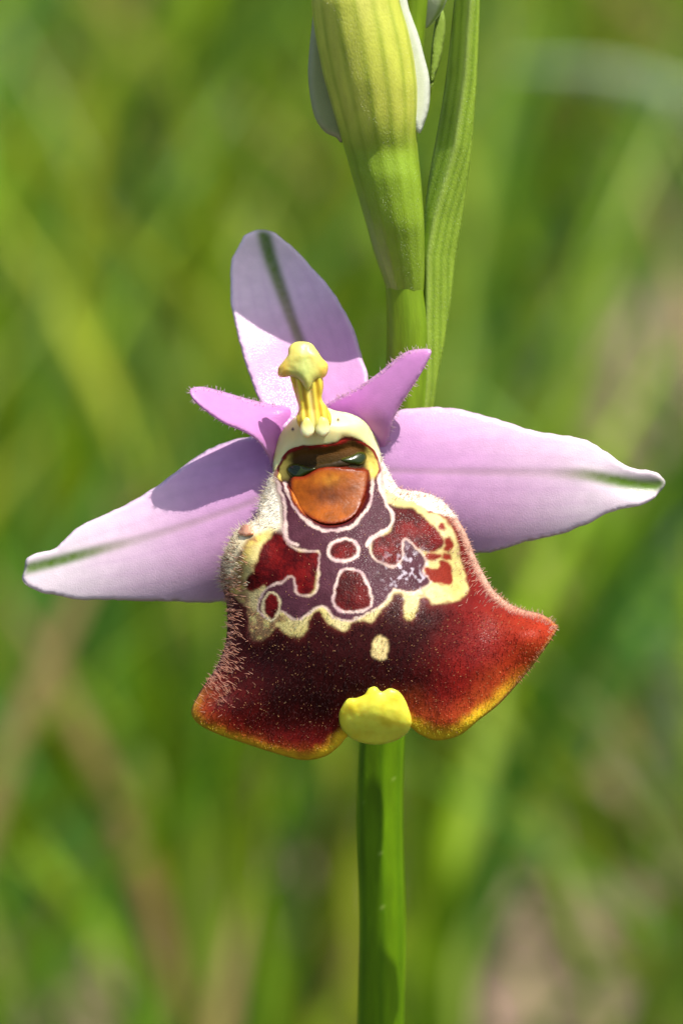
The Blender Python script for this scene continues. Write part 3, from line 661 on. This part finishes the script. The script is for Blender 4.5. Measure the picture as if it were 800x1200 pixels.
# appendage
AP = spline([(397, 838), (402, 826), (408, 819), (418, 818), (427, 814), (432, 807), (440, 805), (447, 811), (456, 807), (466, 810), (473, 818), (479, 832), (482, 846), (478, 858), (468, 866), (455, 871), (440, 873), (425, 871), (410, 865), (400, 854)], 2)
def ap_d(x, y): return lip_base(x, y) - 7 + 10 * sstep(845, 875, y) - 6 * np.exp(-((x - 440) / 26) ** 2 - ((y - 835) / 22) ** 2) + 2.5 * (fbm(x, y, 14) - 0.5)
sheet('appendage', AP, ap_d, 7, 18, 2.2, lambda x, y, e: mix(np.tile(lin((250, 238, 80)), (len(x), 1)), lin((238, 218, 52))[None], sstep(0.4, 0.8, fbm(x, y, 16))), M_YEL, lip, label='yellow toothed tip of the lip')
# crumb on the left shoulder
sheet('wart', E(288, 622, 9, 7, 24, 0.12), lambda x, y: lip_base(x, y) - 8, 6, 7, 1.8, lambda x, y, e: mix(np.tile(lin((206, 160, 130)), (len(x), 1)), lin((140, 80, 60))[None], noise(x, y, 4)), M_YEL, lip)

# fur
side_sel = lambda x, y: np.where((y > 555) & (y < 800) & ~((x > 380) & (y < 570)), 1.0, 0.0) * np.where(x > 430, np.where(y > 720, 0.7, 1.0), np.where(y > 790, 0.4, 1.0))
edge_hairs('fur', LIP, lip_base, 3.2, 6, 13, 0.36, (246, 238, 216), lip, sel=lambda x, y: side_sel(x, y) * (y < 690) * (x < 400), inward=10)
edge_hairs('fur', LIP, lip_base, 3.6, 3, 8, 0.4, (246, 214, 196), lip, sel=lambda x, y: side_sel(x, y) * (y < 745) * (x > 400), inward=12)
edge_hairs('fur', LIP, lip_base, 3.0, 4, 10, 0.4, (214, 176, 162), lip, sel=lambda x, y: side_sel(x, y) * (y >= 650) * (x < 400), inward=9)
edge_hairs('fur', LIP, lip_base, 2.5, 3, 7, 0.4, (236, 176, 140), lip, sel=lambda x, y: side_sel(x, y) * (y >= 690) * (x > 560), inward=9)

def patch_hairs(name, n, xr, yr, pdf, lmin, lmax, rad, colour, tilt2d, parent, lift=1.0):
    x = rng.uniform(*xr, n); y = rng.uniform(*yr, n); s = sdist(x, y, LIP); sc_ = sdist(x, y, CAV)
    k = (s < -3) & (sc_ > 5) & (rng.random(n) < pdf(x, y)); x, y = x[k], y[k]; m = len(x)
    nn = surf_frame(x, y, lip_base); b = P(x, y, lip_base(x, y) - 4.6)
    dr = nn * lift + RIGHT[None] * tilt2d[0] - UP[None] * tilt2d[1] + rng.normal(size=(m, 3)) * 0.35
    return hairs(name, b, dr, rng.uniform(lmin, lmax, m) * S, np.full(m, rad * S), (np.tile(lin(colour), (m, 1)) * rng.uniform(0.7, 1.1, (m, 1)) if colour else np.clip(lip_c(x, y, -sdist(x, y, LIP)) * rng.uniform(1.5, 3.2, (m, 1)) + 0.015, 0, 0.8)), M_HAIR, parent)
patch_hairs('fur', 5500, (225, 340), (620, 870), lambda x, y: 0.9 * g2(x, y, 256, 790, 20, 30) + 0.8 * g2(x, y, 270, 700, 12, 60), 5, 10, 0.4, (236, 188, 164), (-0.5, -0.2), lip, 0.8)
patch_hairs('fur', 3500, (260, 330), (590, 700), lambda x, y: 0.9 * g2(x, y, 268, 640, 12, 32), 5, 10, 0.4, (250, 242, 220), (-0.6, -0.4), lip, 0.8)
patch_hairs('fur', 6000, (440, 660), (560, 760), lambda x, y: 0.9 * g2(x, y, 552, 640, 14, 40) + 0.8 * g2(x, y, 578, 690, 18, 18) + 0.8 * g2(x, y, 480, 580, 30, 8), 4, 8, 0.4, (250, 220, 200), (0.5, -0.4), lip, 0.8)
patch_hairs('velvet', 9000, (228, 650), (715, 880), lambda x, y: 0.6, 2.0, 4.2, 0.32, None, (0, 0.6), lip, 0.8)
patch_hairs('velvet', 2200, (228, 650), (600, 880), lambda x, y: 0.2 + 0.6 * (y > 720), 1.0, 2.2, 0.34, (250, 214, 160), (0.15, -0.35), lip, 1.0)  # short pale gold hairs, glints of the velvet put into their colour
# white fur at the neck sides
def neck_fur(xr, yr, n, dirx):
    x = rng.uniform(*xr, n); y = rng.uniform(*yr, n); s = sdist(x, y, LIP); rx = np.interp(y, [500, 556, 574, 586, 600, 616], [440, 448, 454, 478, 508, 560]); nx = np.interp(y, NECKW[:, 1], NECKW[:, 0]) - 5
    k = (s < 0) & ((x > rx) if dirx > 0 else (x < nx)); x, y = x[k], y[k]; m = len(x)
    dr = -FWD[None] * 0.4 + RIGHT[None] * dirx * 0.9 + UP[None] * 0.2 + rng.normal(size=(m, 3)) * 0.25
    hairs('fur', P(x, y, lip_base(x, y) - 4), dr, rng.uniform(3, 7, m) * S, np.full(m, 0.36 * S), np.tile(lin((252, 248, 240)), (m, 1)), M_HAIR, lip)
neck_fur((296, 345), (540, 620), 1100, -1); neck_fur((440, 540), (530, 615), 2200, 1)

# ---- column
HOOD = spline([(320, 556), (321, 530), (328, 509), (337, 497), (348, 486), (362, 478), (380, 477), (393, 481), (409, 484), (424, 491), (434, 502), (442, 516), (447, 536), (449, 556), (444, 550), (441, 538), (434, 527), (424, 519), (412, 514), (402, 513), (393, 520), (370, 523), (349, 525), (336, 533), (327, 547)], 2.2)
def hood_d(x, y): return lip_base(x, y) - 1 - 9 * g2(x, y, 384, 500, 60, 15) + 10 * sstep(500, 478, y)
def hood_c(x, y, e):
    c = mix(np.tile(lin((228, 214, 134)), (len(x), 1)), lin((240, 232, 180))[None], fbm(x, y, 24))
    s = sdist(x, y, CAV); c = mix(c, lin((124, 40, 20))[None], sstep(2.4, 0.9, e + (noise(x, y, 5) - 0.5) * 2.0) * (s < 4))
    for (sx, sy) in ((343, 503), (396, 492)):
        c = mix(c, lin((60, 40, 30))[None], sstep(2.4, 1.2, np.hypot(x - sx, y - sy)))
    return c
colu = sheet('column', HOOD, hood_d, 4, 9, 1.8, hood_c, M_YEL, root, label='pale yellow hooded column above the stigma')
NECK = spline([(338, 432), (345, 430), (366, 430), (376, 436), (379, 452), (377, 467), (383, 477), (388, 488), (386, 500), (372, 506), (354, 504), (347, 491), (350, 479), (347, 467), (342, 450)], 2.2)
def neck_d(x, y):
    return np.interp(y, [400, 440, 480, 505], [-24, -18, -10, -12]) + 1.3 * np.cos((x - 365 - (y - 470) * 0.12) * 0.75)
def neck_c(x, y, e):
    k = (0.5 + 0.5 * np.cos((x - 365 - (y - 470) * 0.12) * 0.75)); return mix(mix(np.tile(lin((226, 202, 66)), (len(x), 1)), lin((202, 164, 34))[None], k ** 2), lin((238, 226, 140))[None], 0.7 * np.exp(-((x - 365 - (y - 470) * 0.12) / 3) ** 2))
anther = sheet('anther', NECK, neck_d, 8, 12, 1.8, neck_c, M_YEL, colu)
HEAD = spline([(352, 400), (343, 402), (338, 408), (337, 416), (331, 424), (326, 431), (326, 440), (332, 442), (341, 441), (350, 445), (356, 453), (360, 458), (365, 454), (369, 446), (378, 443), (383, 438), (384, 427), (377, 419), (371, 410), (364, 402)], 2.0)
def head_d(x, y): return -26 + 0.12 * (y - 430) + 7 * ((x - 356) / 26) ** 2 + 6 * sstep(418, 402, y) - 3 * g2(x, y, 358, 438, 9, 14) + 2.5 * (fbm(x, y, 9) - 0.5)
def head_c(x, y, e):
    c = mix(np.tile(lin((222, 208, 104)), (len(x), 1)), lin((196, 206, 116))[None], g2(x, y, 357, 432, 13, 20)); return mix(c, lin((232, 190, 70))[None], 0.7 * sstep(14, 24, np.abs(x - 356)))
sheet('anther_cap', HEAD, head_d, 7, 9, 1.8, head_c, M_YEL, colu)
for (cx, cy) in ((360, 501), (378, 500)):
    sheet('pollen_pouch', E(cx, cy, 8.5, 12.5, 26, 0.03), lambda x, y: -17 + 0 * x, 5, 8, 1.6, lambda x, y, e: mix(np.tile(lin((236, 220, 120)), (len(x), 1)), lin((246, 236, 180))[None], sstep(495, 506, y)), M_YEL, colu)
